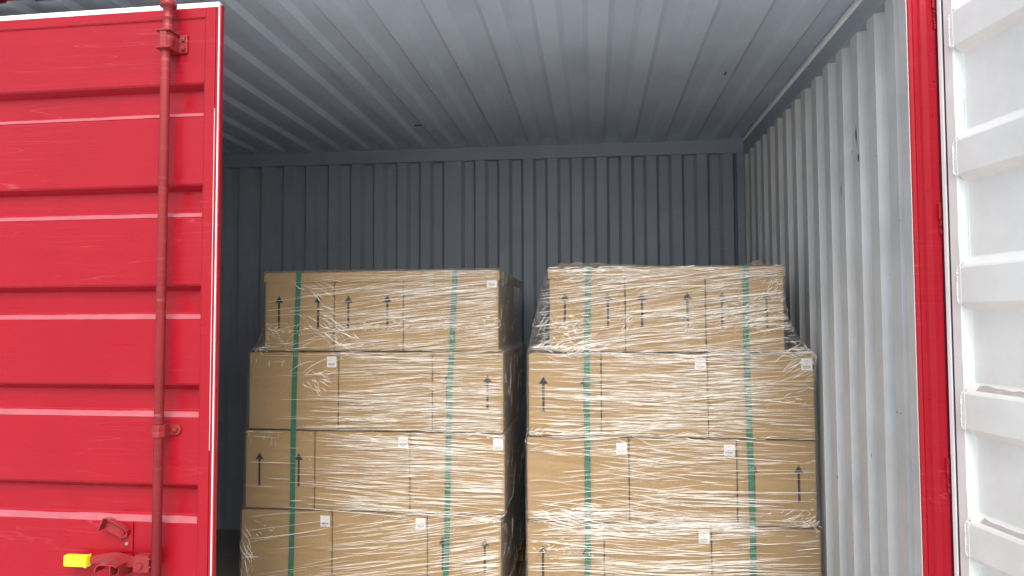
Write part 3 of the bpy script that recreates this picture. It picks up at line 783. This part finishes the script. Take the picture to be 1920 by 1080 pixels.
def d_left(x, z):
    if x < -1.19:
        if z > 1.22: return .10
        return .05
    k = min(1, (x+1.19)/.10)
    if z < .50: return k*(.50 if x > -1.0 else .32)
    if z < .86: return k*(.9 if x < -.62 else .62)
    return k*(1. if z < 1.22 else .95)
def a_left(x, z):
    if z > 1.22: return 6+4*noise.noise(V(x*2, z*3, 1))
    if z > .86: return 1.5+6*noise.noise(V(x*3, z*5, 2))
    if z > .50: return -2+6*noise.noise(V(x*3, z*5, 3))
    return 8+5*noise.noise(V(x*3, z*5, 4))
cl_left = [ # u, z, spread u, spread z, n, angle, angle spread, length
    (-1.215, 1.345, .05, .035, 26, -35, 14, .10), (-1.30, 1.06+.06, .045, .012, 8, 22, 6, .13), (-1.26, 1.095, .035, .018, 26, -48, 22, .055),
    (-1.17, 1.27, .010, .025, 16, 60, 40, .025), (-1.36, 1.33, .05, .012, 22, 10, 60, .02), (-1.45, 1.31, .03, .02, 22, -50, 40, .03),
    (-1.13, 1.33, .05, .03, 26, -40, 20, .05), (-1.30, 1.52, .06, .02, 14, -30, 14, .09), (-1.24, 1.40, .03, .02, 12, -30, 20, .06), (-1.28, 1.245, .11, .012, 14, 12, 8, .10),
    (-1.155, 1.19, .02, .01, 16, 40, 50, .02), (-1.53, 1.225, .02, .006, 14, 20, 50, .02), (-1.585, .38, .008, .05, 9, -66, 14, .09), (-1.575, .27, .012, .05, 14, 80, 20, .05),
    (-1.50, .42, .03, .02, 8, -20, 30, .03), (-1.50, 1.155, .07, .012, 9, 88, 5, .035), (-1.50, .80, .06, .012, 9, 86, 6, .035), (-1.285, .70, .006, .10, 9, 45, 50, .014),
    (-.45, 1.36, .025, .015, 26, 10, 40, .02), (-.95, 1.335, .16, .014, 60, 8, 35, .022), (-.55, 1.335, .1, .012, 30, 10, 30, .022),
    (-.85, .842, .3, .006, 26, 0, 5, .08), (-.42, .85, .03, .005, 12, 0, 30, .025), (-.47, .475, .06, .006, 14, 8, 8, .07), (-.62, 1.06, .05, .003, 8, 2, 10, .03),
]
film(LY, [(1.60, -1.509), (1.37, -1.509), (1.31, -1.517), (1.26, -1.538), (1.235, -1.558), (1.215, -1.582), (.87, -1.588), (.855, -1.594), (.52, -1.596), (.495, -1.610), (.1, -1.612)],
     [(1.60, -.417), (1.24, -.417), (1.215, -.396), (.87, -.396), (.85, -.391), (.515, -.391), (.49, -.406), (.1, -.408)],
     lambda x, y: .007*abs(noise.noise(V(x*7, y*6, 0))) + (.003 if y < LY+.1 else 0), d_left, a_left, cl_left,
     'clear stretch film round the left pallet, smooth at its left and wrinkled at its right', 31, 1620)
def d_right(x, z):
    if z > 1.22: return .42 if x < -.08 and z > 1.40 else (1.0 if x < .72 else .8)
    if z > .86:
        if x > .70: return .22 if z < 1.10 else .5
        return .55 if x < -.2 else 1.
    if z > .50:
        if x > .62: return .14
        return .62 if z > .56 else 1.
    if x > .62: return .16
    return .95
def a_right(x, z):
    if z > 1.22: return 7+3*noise.noise(V(x*2, z*3, 11))
    if z > .86: return -1+(9 if x > .6 else 5)*noise.noise(V(x*3, z*5, 12))+(5 if x > .4 and z > 1 else 0)
    if z > .50: return (6 if noise.noise(V(x*9, z*30, 5)) > -.1 else -8)*(1 if x < .35 else .2)
    return 2+7*noise.noise(V(x*3, z*6, 14))
cl_right = [
    (-.10, 1.33, .05, .03, 90, -30, 45, .028), (-.13, 1.235, .08, .010, 70, 6, 16, .06), (.12, 1.36, .02, .05, 30, 60, 20, .05), (.21, 1.475, .03, .008, 12, 5, 10, .07),
    (.60, 1.37, .06, .04, 60, 50, 22, .035), (.71, 1.35, .05, .02, 50, 10, 45, .025), (.74, 1.48, .025, .06, 60, 65, 20, .03), (.40, 1.32, .02, .03, 20, 60, 30, .03),
    (.80, 1.225, .07, .007, 34, 0, 16, .05), (.87, 1.25, .02, .02, 18, -50, 12, .07), (-.225, 1.29, .018, .04, 26, 68, 12, .06), (-.2, 1.24, .03, .01, 30, 20, 40, .025),
    (.82, 1.13, .06, .03, 26, 28, 8, .10), (.80, 1.02, .04, .012, 14, 20, 20, .02), (.86, .52, .03, .012, 50, 40, 40, .022), (.76, .54, .06, .012, 18, 25, 16, .05), (.88, .57, .01, .04, 10, 50, 50, .014),
    (-.24, .88, .03, .006, 20, 5, 30, .03), (-.1, .545, .12, .010, 40, -4, 6, .10), (-.1, .50, .1, .006, 26, -6, 5, .12), (.2, .868, .3, .008, 40, 0, 8, .08), (.885, .70, .006, .12, 9, 45, 50, .014), (-.02, 1.52, .1, .01, 18, 8, 10, .08),
    (-.16, .39, .06, .03, 60, 20, 50, .02), (-.05, 1.583, .09, .006, 26, 2, 12, .06), (.1, 1.578, .3, .004, 40, 0, 5, .07), (.25, 1.215, .3, .004, 30, -1, 4, .10),
]
film(RYF, [(1.60, -.189), (1.57, -.196), (1.47, -.225), (1.40, -.240), (1.30, -.262), (1.22, -.279), (1.21, -.282), (.87, -.284), (.855, -.289), (.1, -.291)],
     [(1.60, .791), (1.41, .793), (1.36, .803), (1.31, .826), (1.27, .850), (1.24, .874), (1.215, .905), (.87, .906), (.85, .905), (.53, .906), (.495, .917), (.1, .918)],
     lambda x, y: (.019*min(1, max(0, (x+.165)/.03))*min(1, max(0, (.30-x)/.34))*(1+.35*noise.noise(V(x*22, 0, 0))+.2*noise.noise(V(x*60, 4, 0)))+.022*math.exp(-((x-.68)/.025)**2)+.003*noise.noise(V(x*25, 3, 0))) if y < RYF+.3 else .002, d_right, a_right, cl_right,
     'clear stretch film round the right pallet, densely wrinkled and puffed up at its top corner', 47, 2050)
